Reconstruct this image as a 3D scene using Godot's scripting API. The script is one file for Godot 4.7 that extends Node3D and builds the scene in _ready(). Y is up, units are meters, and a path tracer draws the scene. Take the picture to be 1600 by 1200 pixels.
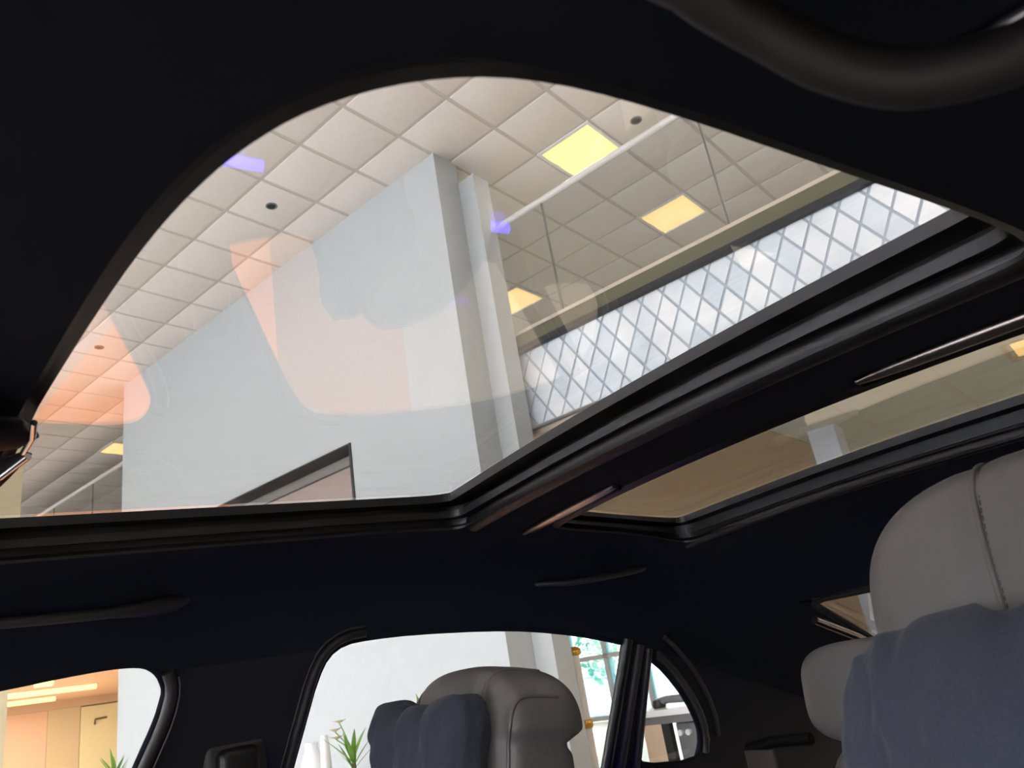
extends Node3D
# Cabin frame: x runs to the rear of the car, y up, -z to the far door. The eye sits at (0, EYE, 0).
# Showroom frame: (b, u, -a) turned by SHOW_TURN about the eye's foot; u is height above the eye.
const EYE := 1.15
const SHOW_TURN := 0.27898
var SX := Transform3D(Basis(Vector3.UP, SHOW_TURN), Vector3(0, EYE, 0))
var names := {}
var M := {}

# ------------------------------------------------------------------ mesh builder
class MB:
	var v := PackedVector3Array()
	var g := PackedInt32Array()
	var xf := Transform3D()
	func tri(a: Vector3, b: Vector3, c: Vector3, grp := -1):
		v.append(a); v.append(b); v.append(c); g.append(grp)
	func quad(a: Vector3, b: Vector3, c: Vector3, d: Vector3, grp := -1):
		tri(a, b, c, grp); tri(a, c, d, grp)
	func box(lo: Vector3, hi: Vector3, t := Transform3D()):
		var p := []
		for i in 8: p.append(t * Vector3(hi.x if i & 1 else lo.x, hi.y if i & 2 else lo.y, hi.z if i & 4 else lo.z))
		for f in [[0, 2, 3, 1], [4, 5, 7, 6], [0, 1, 5, 4], [2, 6, 7, 3], [0, 4, 6, 2], [1, 3, 7, 5]]:
			quad(p[f[0]], p[f[3]], p[f[2]], p[f[1]])
	func cube_grid(t: Transform3D, ts: Array, shape: Callable):
		# six faces of a cube in -1..1, each point sent through shape(Vector3) -> Vector3, then t
		var n := ts.size()
		for f in 6:
			var ax := f / 2
			var sg := 1.0 if f % 2 == 0 else -1.0
			var pts := []
			for i in n:
				for j in n:
					var p := Vector3()
					p[ax] = sg; p[(ax + 1) % 3] = ts[i]; p[(ax + 2) % 3] = ts[j]
					var q: Vector3 = shape.call(p)
					pts.append(t * q)
			for i in n - 1:
				for j in n - 1:
					var a: Vector3 = pts[i * n + j]; var b: Vector3 = pts[(i + 1) * n + j]; var c: Vector3 = pts[(i + 1) * n + j + 1]; var d: Vector3 = pts[i * n + j + 1]
					if sg > 0: quad(a, d, c, b, 0)
					else: quad(a, b, c, d, 0)
	func rbox(lo: Vector3, hi: Vector3, r: float, seg := 2, t := Transform3D()):
		# box with rounded edges
		var h := (hi - lo) / 2.0
		var n := seg * 2 + 2
		var ts := []
		for i in n:
			ts.append(float(i))
		var core := h - Vector3(r, r, r)
		var shape := func(p: Vector3) -> Vector3:
			var q := Vector3(); var o := Vector3()
			for k in 3:
				var i := int(round((p[k] + 1.0) / 2.0 * (n - 1)))
				if i <= seg:
					q[k] = -core[k]; o[k] = -tan(PI / 4 * (1.0 - float(i) / seg)) if seg > 0 else 0.0
				else:
					q[k] = core[k]; o[k] = tan(PI / 4 * (float(i - seg - 1) / seg)) if seg > 0 else 0.0
			return q + o.normalized() * r + (lo + hi) / 2.0
		var us := []
		for i in n: us.append(-1.0 + 2.0 * i / (n - 1))
		cube_grid(t, us, shape)
	func tube(path: PackedVector3Array, r, sides := 8, closed := false, squash := 1.0, upv := Vector3.UP):
		var n := path.size()
		var rings := []
		for i in n:
			var a := path[(i - 1 + n) % n] if (closed or i > 0) else path[i]
			var b := path[(i + 1) % n] if (closed or i < n - 1) else path[i]
			var d := (b - a).normalized()
			var s := d.cross(upv)
			if s.length() < 0.05: s = d.cross(Vector3(0.3, 0.1, 1))
			s = s.normalized()
			var w := s.cross(d).normalized()
			var rr: float = r[i] if r is Array else r
			var ring := PackedVector3Array()
			for k in sides:
				var an := TAU * k / sides
				ring.append(path[i] + s * cos(an) * rr + w * sin(an) * rr * squash)
			rings.append(ring)
		loft(rings, closed)
		if not closed:
			cap(rings[0], true); cap(rings[n - 1], false)
	func cap(ring: PackedVector3Array, flip: bool):
		var c := Vector3()
		for p in ring: c += p
		c /= ring.size()
		for k in ring.size():
			if flip: tri(c, ring[k], ring[(k + 1) % ring.size()])
			else: tri(c, ring[(k + 1) % ring.size()], ring[k])
	func loft(rings: Array, closed_path := false, grp := 0, closed_ring := true):
		var m := rings.size()
		for i in (m if closed_path else m - 1):
			var A: PackedVector3Array = rings[i]
			var B: PackedVector3Array = rings[(i + 1) % m]
			var n := A.size()
			for k in (n if closed_ring else n - 1):
				quad(A[k], A[(k + 1) % n], B[(k + 1) % n], B[k], grp)
	func lathe(c: Vector3, prof: Array, sides := 20, grp := 0):
		var rings := []
		for p in prof:
			var ring := PackedVector3Array()
			for k in sides:
				var an := TAU * k / sides
				ring.append(c + Vector3(cos(an) * p.x, p.y, sin(an) * p.x))
			rings.append(ring)
		loft(rings, false, grp)
		cap(rings[0], true); cap(rings[-1], false)
	func trim(x0: float, x1: float, nx: int, y0: float, y1: float, ny: int, at: Callable, keep: Callable, flip := false):
		# a surface at(x, y) cut where keep(x, y) < 0
		var s := PackedFloat32Array(); var P := PackedVector3Array()
		for i in nx + 1:
			for j in ny + 1:
				var x := lerpf(x0, x1, float(i) / nx); var y := lerpf(y0, y1, float(j) / ny)
				s.append(keep.call(x, y)); P.append(at.call(x, y))
		var W := ny + 1
		for i in nx:
			for j in ny:
				var id := [i * W + j, (i + 1) * W + j, (i + 1) * W + j + 1, i * W + j + 1]
				var inside := 0
				for q in id:
					if s[q] > 0: inside += 1
				if inside == 0: continue
				var poly := []
				for q in 4:
					var a: int = id[q]; var b: int = id[(q + 1) % 4]
					if s[a] > 0: poly.append(P[a])
					if (s[a] > 0) != (s[b] > 0):
						var lo := mini(a, b); var hi := maxi(a, b)
						var t := s[lo] / (s[lo] - s[hi])
						var x := lerpf(x0, x1, (lo / W + (hi / W - lo / W) * t) / nx)
						var y := lerpf(y0, y1, (lo % W + (hi % W - lo % W) * t) / ny)
						poly.append(at.call(x, y))
				for q in range(1, poly.size() - 1):
					if flip: tri(poly[0], poly[q + 1], poly[q], 0)
					else: tri(poly[0], poly[q], poly[q + 1], 0)
	func mesh(t: Transform3D) -> ArrayMesh:
		var st := SurfaceTool.new()
		st.begin(Mesh.PRIMITIVE_TRIANGLES)
		for i in v.size():
			st.set_smooth_group(g[i / 3])
			st.add_vertex(t * v[i])
		st.generate_normals()
		st.index()
		return st.commit()

# ------------------------------------------------------------------ nodes
func numbered(called: String) -> String:
	if not names.has(called):
		names[called] = 0
		return called
	names[called] += 1
	return "%s_%03d" % [called, names[called]]

func base_of(mb: MB) -> Vector3:
	var lo := Vector3(1e9, 1e9, 1e9); var hi := -lo
	for p in mb.v:
		lo = lo.min(p); hi = hi.max(p)
	return Vector3((lo.x + hi.x) / 2, lo.y, (lo.z + hi.z) / 2)

func tag(o: Node, label := "", category := "", group := "", kind := ""):
	if label: o.set_meta("label", label)
	if category: o.set_meta("category", category)
	if group: o.set_meta("group", group)
	if kind: o.set_meta("kind", kind)
	return o

func thing(called: String, at: Transform3D, label: String, category: String, group := "") -> Node3D:
	var o := Node3D.new()
	o.name = numbered(called)
	add_child(o)
	o.transform = at
	tag(o, label, category, group)
	return o

func obj(called: String, mb: MB, mat: Material, parent: Node3D = null) -> MeshInstance3D:
	var o := MeshInstance3D.new()
	o.material_override = mat
	o.cast_shadow = GeometryInstance3D.SHADOW_CASTING_SETTING_ON
	if parent == null:
		var b := base_of(mb)
		o.name = numbered(called)
		add_child(o)
		o.transform = mb.xf * Transform3D(Basis(), b)
		o.mesh = mb.mesh(Transform3D(Basis(), -b))
	else:
		o.name = called
		parent.add_child(o, true)
		var t := Transform3D()
		var p: Node = parent
		while p != self:
			t = (p as Node3D).transform * t
			p = p.get_parent()
		o.mesh = mb.mesh(t.affine_inverse() * mb.xf)
	return o

func struct(called: String, mb: MB, mat: Material, label := "", category := "") -> MeshInstance3D:
	var o := obj(called, mb, mat)
	tag(o, label, category, "", "structure")
	return o

func hall() -> MB:
	var m := MB.new(); m.xf = SX; return m
func S(b: float, a: float, u: float) -> Vector3: return Vector3(b, u, -a)
func sat(b: float, a: float, u: float) -> Transform3D: return SX * Transform3D(Basis(), S(b, a, u))
func C(l: float, w: float, u: float) -> Vector3: return Vector3(l, u + EYE, -w)
func sbox(m: MB, b0: float, b1: float, a0: float, a1: float, u0: float, u1: float): m.box(Vector3(b0, u0, -a1), Vector3(b1, u1, -a0))

func sbx(called, b0, b1, a0, a1, u0, u1, mat, parent = null):
	var m := hall(); sbox(m, b0, b1, a0, a1, u0, u1); return obj(called, m, mat, parent)

# ------------------------------------------------------------------ materials
func rgb(r, g, b) -> Color: return Color(r / 255.0, g / 255.0, b / 255.0)

func mat(called: String, c: Color, rough := 0.6, metal := 0.0, spec := 0.5) -> StandardMaterial3D:
	var m := StandardMaterial3D.new()
	m.resource_name = called
	m.albedo_color = c; m.roughness = rough; m.metallic = metal; m.metallic_specular = spec
	M[called] = m
	return m

func noise_tex(freq: float, lo: Color, hi: Color, seedn: int, normal := false, size := 256, kind := FastNoiseLite.TYPE_SIMPLEX_SMOOTH, oct := 4) -> ImageTexture:
	var f := FastNoiseLite.new()
	f.seed = seedn; f.frequency = freq; f.noise_type = kind; f.fractal_octaves = oct
	var im := f.get_seamless_image(size, size)
	im.convert(Image.FORMAT_RGB8)
	if normal:
		im.convert(Image.FORMAT_RGBA8)
		im.bump_map_to_normal_map(4.0)
	else:
		for y in size:
			for x in size:
				im.set_pixel(x, y, lo.lerp(hi, im.get_pixel(x, y).r))
	return ImageTexture.create_from_image(im)

func textured(m: StandardMaterial3D, tex: Texture2D, scale: float, norm: Texture2D = null, strength := 0.4):
	m.uv1_triplanar = true; m.uv1_world_triplanar = true
	m.uv1_scale = Vector3(scale, scale, scale)
	if tex: m.albedo_texture = tex
	if norm:
		m.normal_enabled = true; m.normal_texture = norm; m.normal_scale = strength
	return m

func pane(called: String, c: Color, alpha: float) -> StandardMaterial3D:
	var m := mat(called, Color(c.r, c.g, c.b, alpha), 0.0)
	m.transparency = BaseMaterial3D.TRANSPARENCY_ALPHA
	return m

func glow(called: String, c: Color, e: Color, energy: float) -> StandardMaterial3D:
	var m := mat(called, c, 0.6)
	m.emission_enabled = true; m.emission = e; m.emission_energy_multiplier = energy
	return m

func make_materials():
	var grain := noise_tex(0.25, Color(0.88, 0.88, 0.88), Color(1, 1, 1), 3, false, 256, FastNoiseLite.TYPE_SIMPLEX, 2)
	var weave := noise_tex(0.22, Color.BLACK, Color.WHITE, 5, true, 256, FastNoiseLite.TYPE_SIMPLEX, 3)
	var cloud := noise_tex(0.012, Color(0.86, 0.88, 0.9), Color(1, 1, 1), 9)
	var fine := noise_tex(0.05, Color(0.975, 0.975, 0.975), Color(1, 1, 1), 11)
	var hide := noise_tex(0.12, Color.BLACK, Color.WHITE, 15, true, 256, FastNoiseLite.TYPE_CELLULAR, 2)
	textured(mat("headliner_fabric", rgb(33, 36, 46), 0.95, 0, 0.2), grain, 9.0, weave, 0.08)
	textured(mat("pillar_fabric", rgb(38, 39, 46), 0.8, 0, 0.3), grain, 9.0, weave, 0.06)
	mat("dark_plastic", rgb(13, 13, 15), 0.42)
	mat("soft_plastic", rgb(46, 44, 45), 0.5)
	mat("rubber", rgb(20, 20, 22), 0.6)
	mat("gloss_black", rgb(10, 10, 12), 0.4, 0, 0.2)
	mat("tab_black", rgb(12, 12, 14), 0.55, 0, 0.25)
	mat("handle_dark", rgb(28, 25, 26), 0.6)
	mat("chrome", rgb(200, 200, 205), 0.16, 1.0)
	mat("satin_dark", rgb(120, 118, 120), 0.35, 1.0)
	mat("satin_metal", rgb(165, 155, 152), 0.28, 1.0)
	textured(mat("leather", rgb(88, 86, 86), 0.48, 0, 0.5), fine, 3.0, hide, 0.12)
	var vel := mat("velvet", rgb(60, 64, 75), 0.95, 0, 0.1)
	textured(vel, grain, 5.0, weave, 0.15)
	vel.rim_enabled = true; vel.rim = 0.35; vel.rim_tint = 0.4
	mat("thread", rgb(24, 24, 26), 0.8)
	mat("belt", rgb(46, 40, 38), 0.8)
	pane("roof_glass", Color(0.02, 0.022, 0.02), 0.05)
	pane("rear_roof_glass", Color(0.02, 0.02, 0.018), 0.20)
	pane("door_glass", Color(0.02, 0.03, 0.03), 0.13)
	pane("balustrade_glass", Color(0.25, 0.32, 0.28), 0.14)
	pane("facade_glass", Color(0.1, 0.3, 0.3), 0.06)
	pane("back_glass", Color(0.03, 0.03, 0.03), 0.8)
	pane("teal_glass", Color(0.25, 0.75, 0.75), 0.5)
	glow("ambient_led", Color(0.1, 0.08, 0.4), Color(0.27, 0.2, 1.0), 10.0)
	textured(mat("white_wall", rgb(189, 194, 194), 0.75, 0, 0.3), fine, 0.7)
	mat("taupe_wall", rgb(138, 130, 122), 0.8)
	textured(mat("grey_wall", rgb(190, 190, 186), 0.75, 0, 0.3), fine, 0.7)
	textured(mat("ceiling_tile", rgb(236, 231, 225), 0.9, 0, 0.2), fine, 1.1)
	mat("ceiling_grid", rgb(206, 200, 192), 0.8)
	textured(mat("brown_soffit", rgb(196, 184, 164), 0.8, 0, 0.3), fine, 0.5)
	textured(mat("grey_soffit", rgb(206, 216, 210), 0.8, 0, 0.3), fine, 0.5)
	mat("olive_fascia", rgb(96, 94, 72), 0.6)
	mat("black_trim", rgb(32, 33, 34), 0.5)
	mat("beige_rail", rgb(196, 182, 164), 0.5)
	mat("peach", rgb(240, 204, 178), 0.6)
	mat("orange_wood", rgb(255, 142, 48), 0.55)
	mat("beige_front", rgb(246, 160, 88), 0.55)
	mat("cream", rgb(222, 208, 172), 0.7)
	textured(mat("yellow_tile", rgb(250, 246, 200), 0.5), fine, 2.0)
	mat("beige_panel", rgb(222, 196, 168), 0.6)
	mat("grey_box", rgb(120, 122, 124), 0.4)
	mat("white_gloss", rgb(240, 240, 240), 0.25)
	mat("frame_dark", rgb(34, 34, 34), 0.5)
	mat("screen_beige", rgb(166, 148, 138), 0.5)
	mat("screen_grey", rgb(136, 132, 124), 0.5)
	for k in 3:
		textured(mat("pearl_%d" % k, [rgb(242, 248, 250), rgb(230, 238, 244), rgb(250, 252, 252)][k], 0.22, 0, 0.5), cloud, 0.45)
	mat("handrail_grey", rgb(214, 213, 208), 0.3)
	mat("joint_dark", rgb(110, 110, 104), 0.5)
	mat("joint_grey", rgb(168, 178, 186), 0.6)
	mat("gold", rgb(214, 170, 84), 0.25, 1.0)
	mat("leaf", rgb(104, 150, 56), 0.5).backlight_enabled = true
	M.leaf.backlight = Color(0.25, 0.35, 0.1)
	mat("pale_blue", rgb(232, 238, 250), 0.6)
	mat("pot_white", rgb(232, 232, 228), 0.35)
	mat("petal", rgb(246, 240, 220), 0.7)
	mat("soil", rgb(60, 44, 34), 0.95)
	mat("bark", rgb(96, 80, 62), 0.9)
	textured(mat("floor_tile", rgb(222, 208, 190), 0.22, 0, 0.5), fine, 0.6)
	mat("pale_ground", rgb(205, 204, 200), 0.9)  # unseen ground outside, kept pale to bounce daylight up to the ceiling
	glow("lamp_panel", rgb(250, 220, 160), Color(1.0, 0.83, 0.52), 1.35)
	glow("lamp_tube", rgb(250, 236, 190), Color(1.0, 0.86, 0.5), 2.2)

# ------------------------------------------------------------------ cabin shell
func knot(x: float, ks: Array) -> float:
	if x <= ks[0][0]: return ks[0][1]
	for i in range(1, ks.size()):
		if x <= ks[i][0]:
			var p0: float = ks[maxi(i - 2, 0)][1]; var p1: float = ks[i - 1][1]; var p2: float = ks[i][1]; var p3: float = ks[mini(i + 1, ks.size() - 1)][1]
			return cubic_interpolate(p1, p2, p0, p3, (x - ks[i - 1][0]) / (ks[i][0] - ks[i - 1][0]))
	return ks[-1][1]

const ROOF := [[-0.9, 0.15], [-0.4, 0.193], [0.0, 0.209], [0.3, 0.219], [0.6, 0.226], [0.8, 0.214], [1.1, 0.172], [1.42, 0.03], [1.95, -0.2]]
const CANT := [[-0.9, 0.04], [-0.3, 0.1], [0.1, 0.115], [0.6, 0.115], [0.85, 0.1], [1.1, 0.045], [1.42, -0.06], [1.95, -0.22]]
const MID := 0.61
func roof_u(l: float) -> float: return knot(l, ROOF)
func cant_u(l: float) -> float: return knot(l, CANT)
func side_w(u: float) -> float: return 1.2255 - 0.3 * u

func shell(l: float, s: float, side: float, sunk := 0.0) -> Vector3:
	# s runs from the middle of the roof out over the cantrail and down the side
	var uc := roof_u(l); var us := cant_u(l)
	var w := 0.0; var u := 0.0
	if s <= 0.43:
		w = MID + s; u = uc + 0.012 * (1.0 - pow(s / 0.43, 2))
	elif s <= 0.65:
		var t := (s - 0.43) / 0.22
		var p0 := Vector2(MID + 0.43, uc); var p2 := Vector2(side_w(us), us); var p1 := Vector2(p2.x - 0.02, uc - 0.012)
		var q := p0.lerp(p1, t).lerp(p1.lerp(p2, t), t)
		w = q.x; u = q.y
	else:
		u = us - (s - 0.65); w = side_w(u) + sunk
	return C(l, MID + (w - MID) * side, u)

func smooth(p: Array, times := 2) -> PackedVector2Array:
	var a := PackedVector2Array(p)
	for k in times:
		var b := PackedVector2Array()
		for i in a.size():
			var q := a[(i + 1) % a.size()]
			b.append(a[i].lerp(q, 0.25)); b.append(a[i].lerp(q, 0.75))
		a = b
	return a

func pdist(p: Vector2, poly: PackedVector2Array) -> float:
	# distance to the outline, negative inside
	var best := 1e9
	var inside := false
	var n := poly.size()
	for i in n:
		var a := poly[i]; var b := poly[(i + 1) % n]
		var ab := b - a
		var t := clampf((p - a).dot(ab) / maxf(ab.length_squared(), 1e-12), 0, 1)
		best = minf(best, p.distance_squared_to(a + ab * t))
		if (a.y > p.y) != (b.y > p.y) and p.x < (b.x - a.x) * (p.y - a.y) / (b.y - a.y) + a.x: inside = not inside
	return -sqrt(best) if inside else sqrt(best)

var win_front: PackedVector2Array
var win_rear: PackedVector2Array
var win_quarter: PackedVector2Array
var open_front: PackedVector2Array   # (l, distance from the middle), both halves
var open_rear: PackedVector2Array
var open_back: PackedVector2Array

func outlines():
	win_front = smooth([Vector2(-0.78, -0.28), Vector2(-0.7, -0.1), Vector2(-0.5, 0.035), Vector2(-0.2, 0.07), Vector2(0.027, 0.084), Vector2(0.1, 0.091), Vector2(0.165, 0.094), Vector2(0.2, 0.088), Vector2(0.218, 0.06), Vector2(0.212, 0.02), Vector2(0.188, -0.036), Vector2(0.12, -0.2), Vector2(0.09, -0.28)], 2)
	win_rear = smooth([Vector2(0.345, -0.28), Vector2(0.4, -0.08), Vector2(0.417, -0.021), Vector2(0.434, 0.039), Vector2(0.45, 0.07), Vector2(0.478, 0.086), Vector2(0.523, 0.089), Vector2(0.603, 0.088), Vector2(0.742, 0.079), Vector2(0.84, 0.068), Vector2(0.945, 0.049), Vector2(1.02, 0.031), Vector2(1.068, 0.018), Vector2(1.069, 0.016), Vector2(1.066, 0.005), Vector2(1.061, -0.023), Vector2(1.013, -0.199), Vector2(0.995, -0.28)], 1)
	win_quarter = smooth([Vector2(1.139, -0.019), Vector2(1.181, -0.049), Vector2(1.236, -0.105), Vector2(1.273, -0.163), Vector2(1.282, -0.21), Vector2(1.262, -0.236), Vector2(1.105, -0.214), Vector2(1.108, -0.19), Vector2(1.121, -0.114), Vector2(1.136, -0.03)], 1)
	var half := [Vector2(0.014, 0.0), Vector2(0.021, 0.03), Vector2(0.031, 0.113), Vector2(0.041, 0.194), Vector2(0.051, 0.265), Vector2(0.061, 0.315), Vector2(0.073, 0.355), Vector2(0.091, 0.391), Vector2(0.121, 0.42), Vector2(0.158, 0.437), Vector2(0.22, 0.443), Vector2(0.35, 0.443), Vector2(0.55, 0.443), Vector2(0.6, 0.438), Vector2(0.618, 0.431), Vector2(0.626, 0.42), Vector2(0.63, 0.39), Vector2(0.632, 0.2), Vector2(0.633, 0.0)]
	# the far corner lies further forward, out under the front header
	var full := [Vector2(0.018, 0.0), Vector2(0.01, 0.1), Vector2(0.0, 0.2), Vector2(-0.014, 0.3), Vector2(-0.032, 0.39), Vector2(-0.036, 0.42), Vector2(-0.026, 0.436), Vector2(0.0, 0.438), Vector2(0.2, 0.438), Vector2(0.55, 0.438)]
	full.append_array(half.slice(13))
	for i in range(half.size() - 2, 0, -1): full.append(Vector2(half[i].x, -half[i].y))
	open_front = smooth(full, 2)
	half = [Vector2(0.785, 0.0), Vector2(0.785, 0.2), Vector2(0.79, 0.38), Vector2(0.798, 0.408), Vector2(0.82, 0.42), Vector2(0.95, 0.425), Vector2(1.07, 0.42), Vector2(1.092, 0.408), Vector2(1.1, 0.38), Vector2(1.106, 0.2), Vector2(1.106, 0.0)]
	full = half.duplicate()
	for i in range(half.size() - 2, 0, -1): full.append(Vector2(half[i].x, -half[i].y))
	open_rear = smooth(full, 2)
	open_back = smooth([Vector2(1.41, -0.37), Vector2(1.42, -0.41), Vector2(1.46, -0.425), Vector2(1.9, -0.46), Vector2(1.9, 0.46), Vector2(1.46, 0.425), Vector2(1.42, 0.41), Vector2(1.41, 0.37)], 1)

func keep_shell(l: float, s: float, side := 1.0) -> float:
	var d := 1.0
	if s < 0.5:
		if l < 0.7: d = minf(d, pdist(Vector2(l, s * side), open_front))
		elif l < 1.25: d = minf(d, pdist(Vector2(l, s * side), open_rear))
		else: d = minf(d, pdist(Vector2(l, s * side), open_back))
	elif s > 0.62:
		var u := cant_u(l) - (s - 0.65)
		if l < 0.28: d = minf(d, pdist(Vector2(l, u), win_front))
		elif l < 1.1: d = minf(d, pdist(Vector2(l, u), win_rear))
		if l > 1.05: d = minf(d, pdist(Vector2(l, u), win_quarter))
	return d

func window_path(poly: PackedVector2Array, side: float, out := 0.0, inward := 0.0) -> PackedVector3Array:
	# the outline on the car's side, pushed out in its own plane by `out` and into the cabin by `inward`
	var c := Vector2()
	for p in poly: c += p
	c /= poly.size()
	var r := PackedVector3Array()
	var n := poly.size()
	for i in n:
		var d := (poly[(i + 1) % n] - poly[(i - 1 + n) % n]).normalized()
		var nrm := Vector2(d.y, -d.x)
		if nrm.dot(poly[i] - c) < 0: nrm = -nrm
		var p := poly[i] + nrm * out
		r.append(C(p.x, MID + (side_w(p.y) - inward - MID) * side, p.y))
	return r

func glass_u(l: float) -> float:
	return 0.255 + 0.033 * l if l < 0.7 else 0.24 - 0.092 * (l - 0.83)

func roof_ring(poly: PackedVector2Array, d: float, du: float, from_glass: float) -> PackedVector3Array:
	# the opening's outline pushed inward by d; height between the headliner's edge (0) and the glass (1)
	var r := PackedVector3Array()
	var n := poly.size()
	for i in n:
		var t := (poly[(i + 1) % n] - poly[(i - 1 + n) % n]).normalized()
		var nrm := Vector2(t.y, -t.x)
		var rear := smoothstep(0.55, 0.63, poly[i].x) if poly[i].x < 0.7 else 0.0
		var p := poly[i] + nrm * d * (1.0 + 0.9 * rear)
		var crown := 0.012 * (1.0 - pow(clampf(absf(p.y) / 0.43, 0, 1), 2))
		r.append(C(p.x, MID + p.y, lerpf(roof_u(poly[i].x), glass_u(p.x), from_glass) + crown + du))
	return r

func cabin():
	var car := thing("car_cabin", Transform3D(Basis(), Vector3(0.4, 0.3, -MID)), "black car cabin roof with panoramic glass, pillars, doors and grab handles", "car")
	outlines()
	# headliner: roof and cantrails in one fabric skin
	var m := MB.new()
	for side in [1.0, -1.0]:
		m.trim(-0.9, 1.95, 230, 0.0, 0.688, 60, func(l, s): return shell(l, s, side), func(l, s): return keep_shell(l, s, side), side < 0)
	obj("headliner", m, M.headliner_fabric, car)
	# pillar and belt trims below the headliner's seam
	for side in [1.0, -1.0]:
		for r in [["door_pillar_trim", 0.07, 0.62, 46], ["rear_pillar_trim", 0.98, 1.95, 80]]:
			m = MB.new()
			m.trim(r[1], r[2], r[3], 0.668, 1.06, 40, func(l, s): return shell(l, s, side, 0.006 if s < 0.692 else -0.002), func(l, s): return keep_shell(l, s, side), side < 0)
			obj(r[0], m, M.pillar_fabric, car)
		# windows: pane, rubber seal, bright inner seam
		for w in [[win_front, "front_door_window"], [win_rear, "rear_door_window"], [win_quarter, "quarter_window"]]:
			if side < 0 and w[1] == "front_door_window": continue
			m = MB.new()
			var ring := window_path(w[0], side, 0.006, -0.012)
			var idx := Geometry2D.triangulate_polygon(w[0])
			for k in range(0, idx.size(), 3): m.tri(ring[idx[k]], ring[idx[k + 1]], ring[idx[k + 2]])
			var pn := obj(w[1], m, M.door_glass, car)
			m = MB.new(); m.tube(window_path(w[0], side, 0.002, -0.004), 0.0045, 8, true, 1.6)
			obj("rubber_seal", m, M.headliner_fabric, pn)
			# door frame band along the pillar edge
			var bands := {"front_door_window": [[0.0095, 0.004, 0.0085, M.soft_plastic], [0.0215, 0.001, 0.0022, M.satin_dark]], "rear_door_window": [[0.007, 0.003, 0.007, M.rubber], [0.017, 0.001, 0.0018, M.soft_plastic]], "quarter_window": [[0.014, 0.002, 0.009, M.soft_plastic], [0.05, 0.004, 0.006, M.soft_plastic]]}
			for bd in bands[w[1]]:
				var whole := window_path(w[0], side, bd[0], bd[1])
				var cut := PackedVector3Array()
				for k in whole.size() * 2:
					var q := whole[k % whole.size()]
					var use := false
					var u := q.y - EYE
					if w[1] == "front_door_window": use = q.x > 0.0 and u < 0.078 and u > -0.27
					elif w[1] == "rear_door_window": use = q.x < 0.53 and u > -0.27
					else: use = q.x > 1.12 and u > -0.23
					if use: cut.append(q)
					elif cut.size() > 3: break
					else: cut.clear()
				m = MB.new(); m.tube(cut, bd[2], 10)
				obj("frame_band", m, bd[3], pn)
		# the upright bars between rear door window and quarter window
		for d in [[1.070, 0.012, 1.012, -0.205, 0.011], [1.102, -0.002, 1.048, -0.21, 0.010], [1.127, -0.012, 1.094, -0.215, 0.008]]:
			m = MB.new()
			var pa := PackedVector3Array()
			for k in 9:
				var t := k / 8.0
				var u := lerpf(d[1] + 0.012, d[3] - 0.06, t)
				pa.append(C(lerpf(d[0] + 0.004, d[2] - 0.016, t), MID + (side_w(u) - 0.004 - MID) * side, u))
			m.tube(pa, d[4], 10, false, 1.0)
			obj("window_divider", m, M.dark_plastic if d[4] > 0.0105 else M.soft_plastic, car)
		# door panels below the belt
		m = MB.new()
		var door := func(l: float, s: float) -> Vector3:
			var u := -0.262 - s * 0.55
			var w := 1.296 - 0.10 * smoothstep(0.0, 0.12, s) - 0.05 * smoothstep(0.42, 0.5, s) * (1.0 - smoothstep(0.62, 0.75, s))
			return C(l, MID + (w - MID) * side, u)
		for r in [[-0.9, 0.27], [0.275, 1.25]]:
			if side < 0 and r[0] < 0: continue
			var dm := MB.new()
			dm.trim(r[0], r[1], 24, 0.0, 1.0, 30, door, func(_l, _s): return 1.0, side < 0)
			var dp := obj("door_panel", dm, M.soft_plastic, car)
			if side > 0 and r[0] > 0:
				# violet ambient light strip let into the panel
				for seg in [[0.30, 0.415, 1.195, -0.318], [0.885, 0.97, 1.213, -0.28]]:
					var lm := MB.new()
					lm.tube(PackedVector3Array([C(seg[0], seg[2], seg[3]), C((seg[0] + seg[1]) / 2, seg[2], seg[3]), C(seg[1], seg[2], seg[3])]), 0.009, 8)
					tag(obj("ambient_light_strip", lm, M.ambient_led, dp), "violet light strip")
					var la := OmniLight3D.new()
					la.name = "ambient_light"; la.light_color = Color(0.35, 0.28, 1.0); la.light_energy = 0.0006; la.light_size = 0.02; la.omni_range = 4.0; la.omni_attenuation = 2.0; la.shadow_enabled = true
					add_child(la, true); la.position = C((seg[0] + seg[1]) / 2, seg[2] - 0.02, seg[3])
	# cabin floor and rear shelf
	m = MB.new(); m.rbox(C(-0.9, 1.2, -0.86), C(1.3, 0.02, -0.8), 0.01); obj("cabin_floor", m, M.headliner_fabric, car)
	m = MB.new(); m.rbox(C(1.05, 1.18, -0.32), C(1.95, 0.04, -0.3), 0.005); obj("rear_shelf", m, M.headliner_fabric, car)
	# roof glass: frame, seal, pane
	for o in [[open_front, "sunroof", 0.0], [open_rear, "rear_roof", 1.0]]:
		var poly: PackedVector2Array = o[0]
		m = MB.new()
		var prof := [[-0.018, 0.003, 0.0], [-0.004, -0.001, 0.0], [0.001, -0.0035, 0.0], [0.0015, 0.0, 0.0], [-0.006, 0.006, 0.0], [-0.006, 0.012, 0.05], [0.004, 0.0, 0.3], [0.004, 0.0, 0.52], [-0.004, 0.0, 0.56], [-0.004, 0.0, 0.72], [0.014, 0.0, 0.76], [0.014, 0.0, 1.02]]
		var rings := []
		for p in prof: rings.append(roof_ring(poly, p[0], p[1], p[2]))
		m.loft(rings, false, -1)
		var fr := obj(o[1] + "_frame", m, M.dark_plastic, car)
		m = MB.new()
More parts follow.
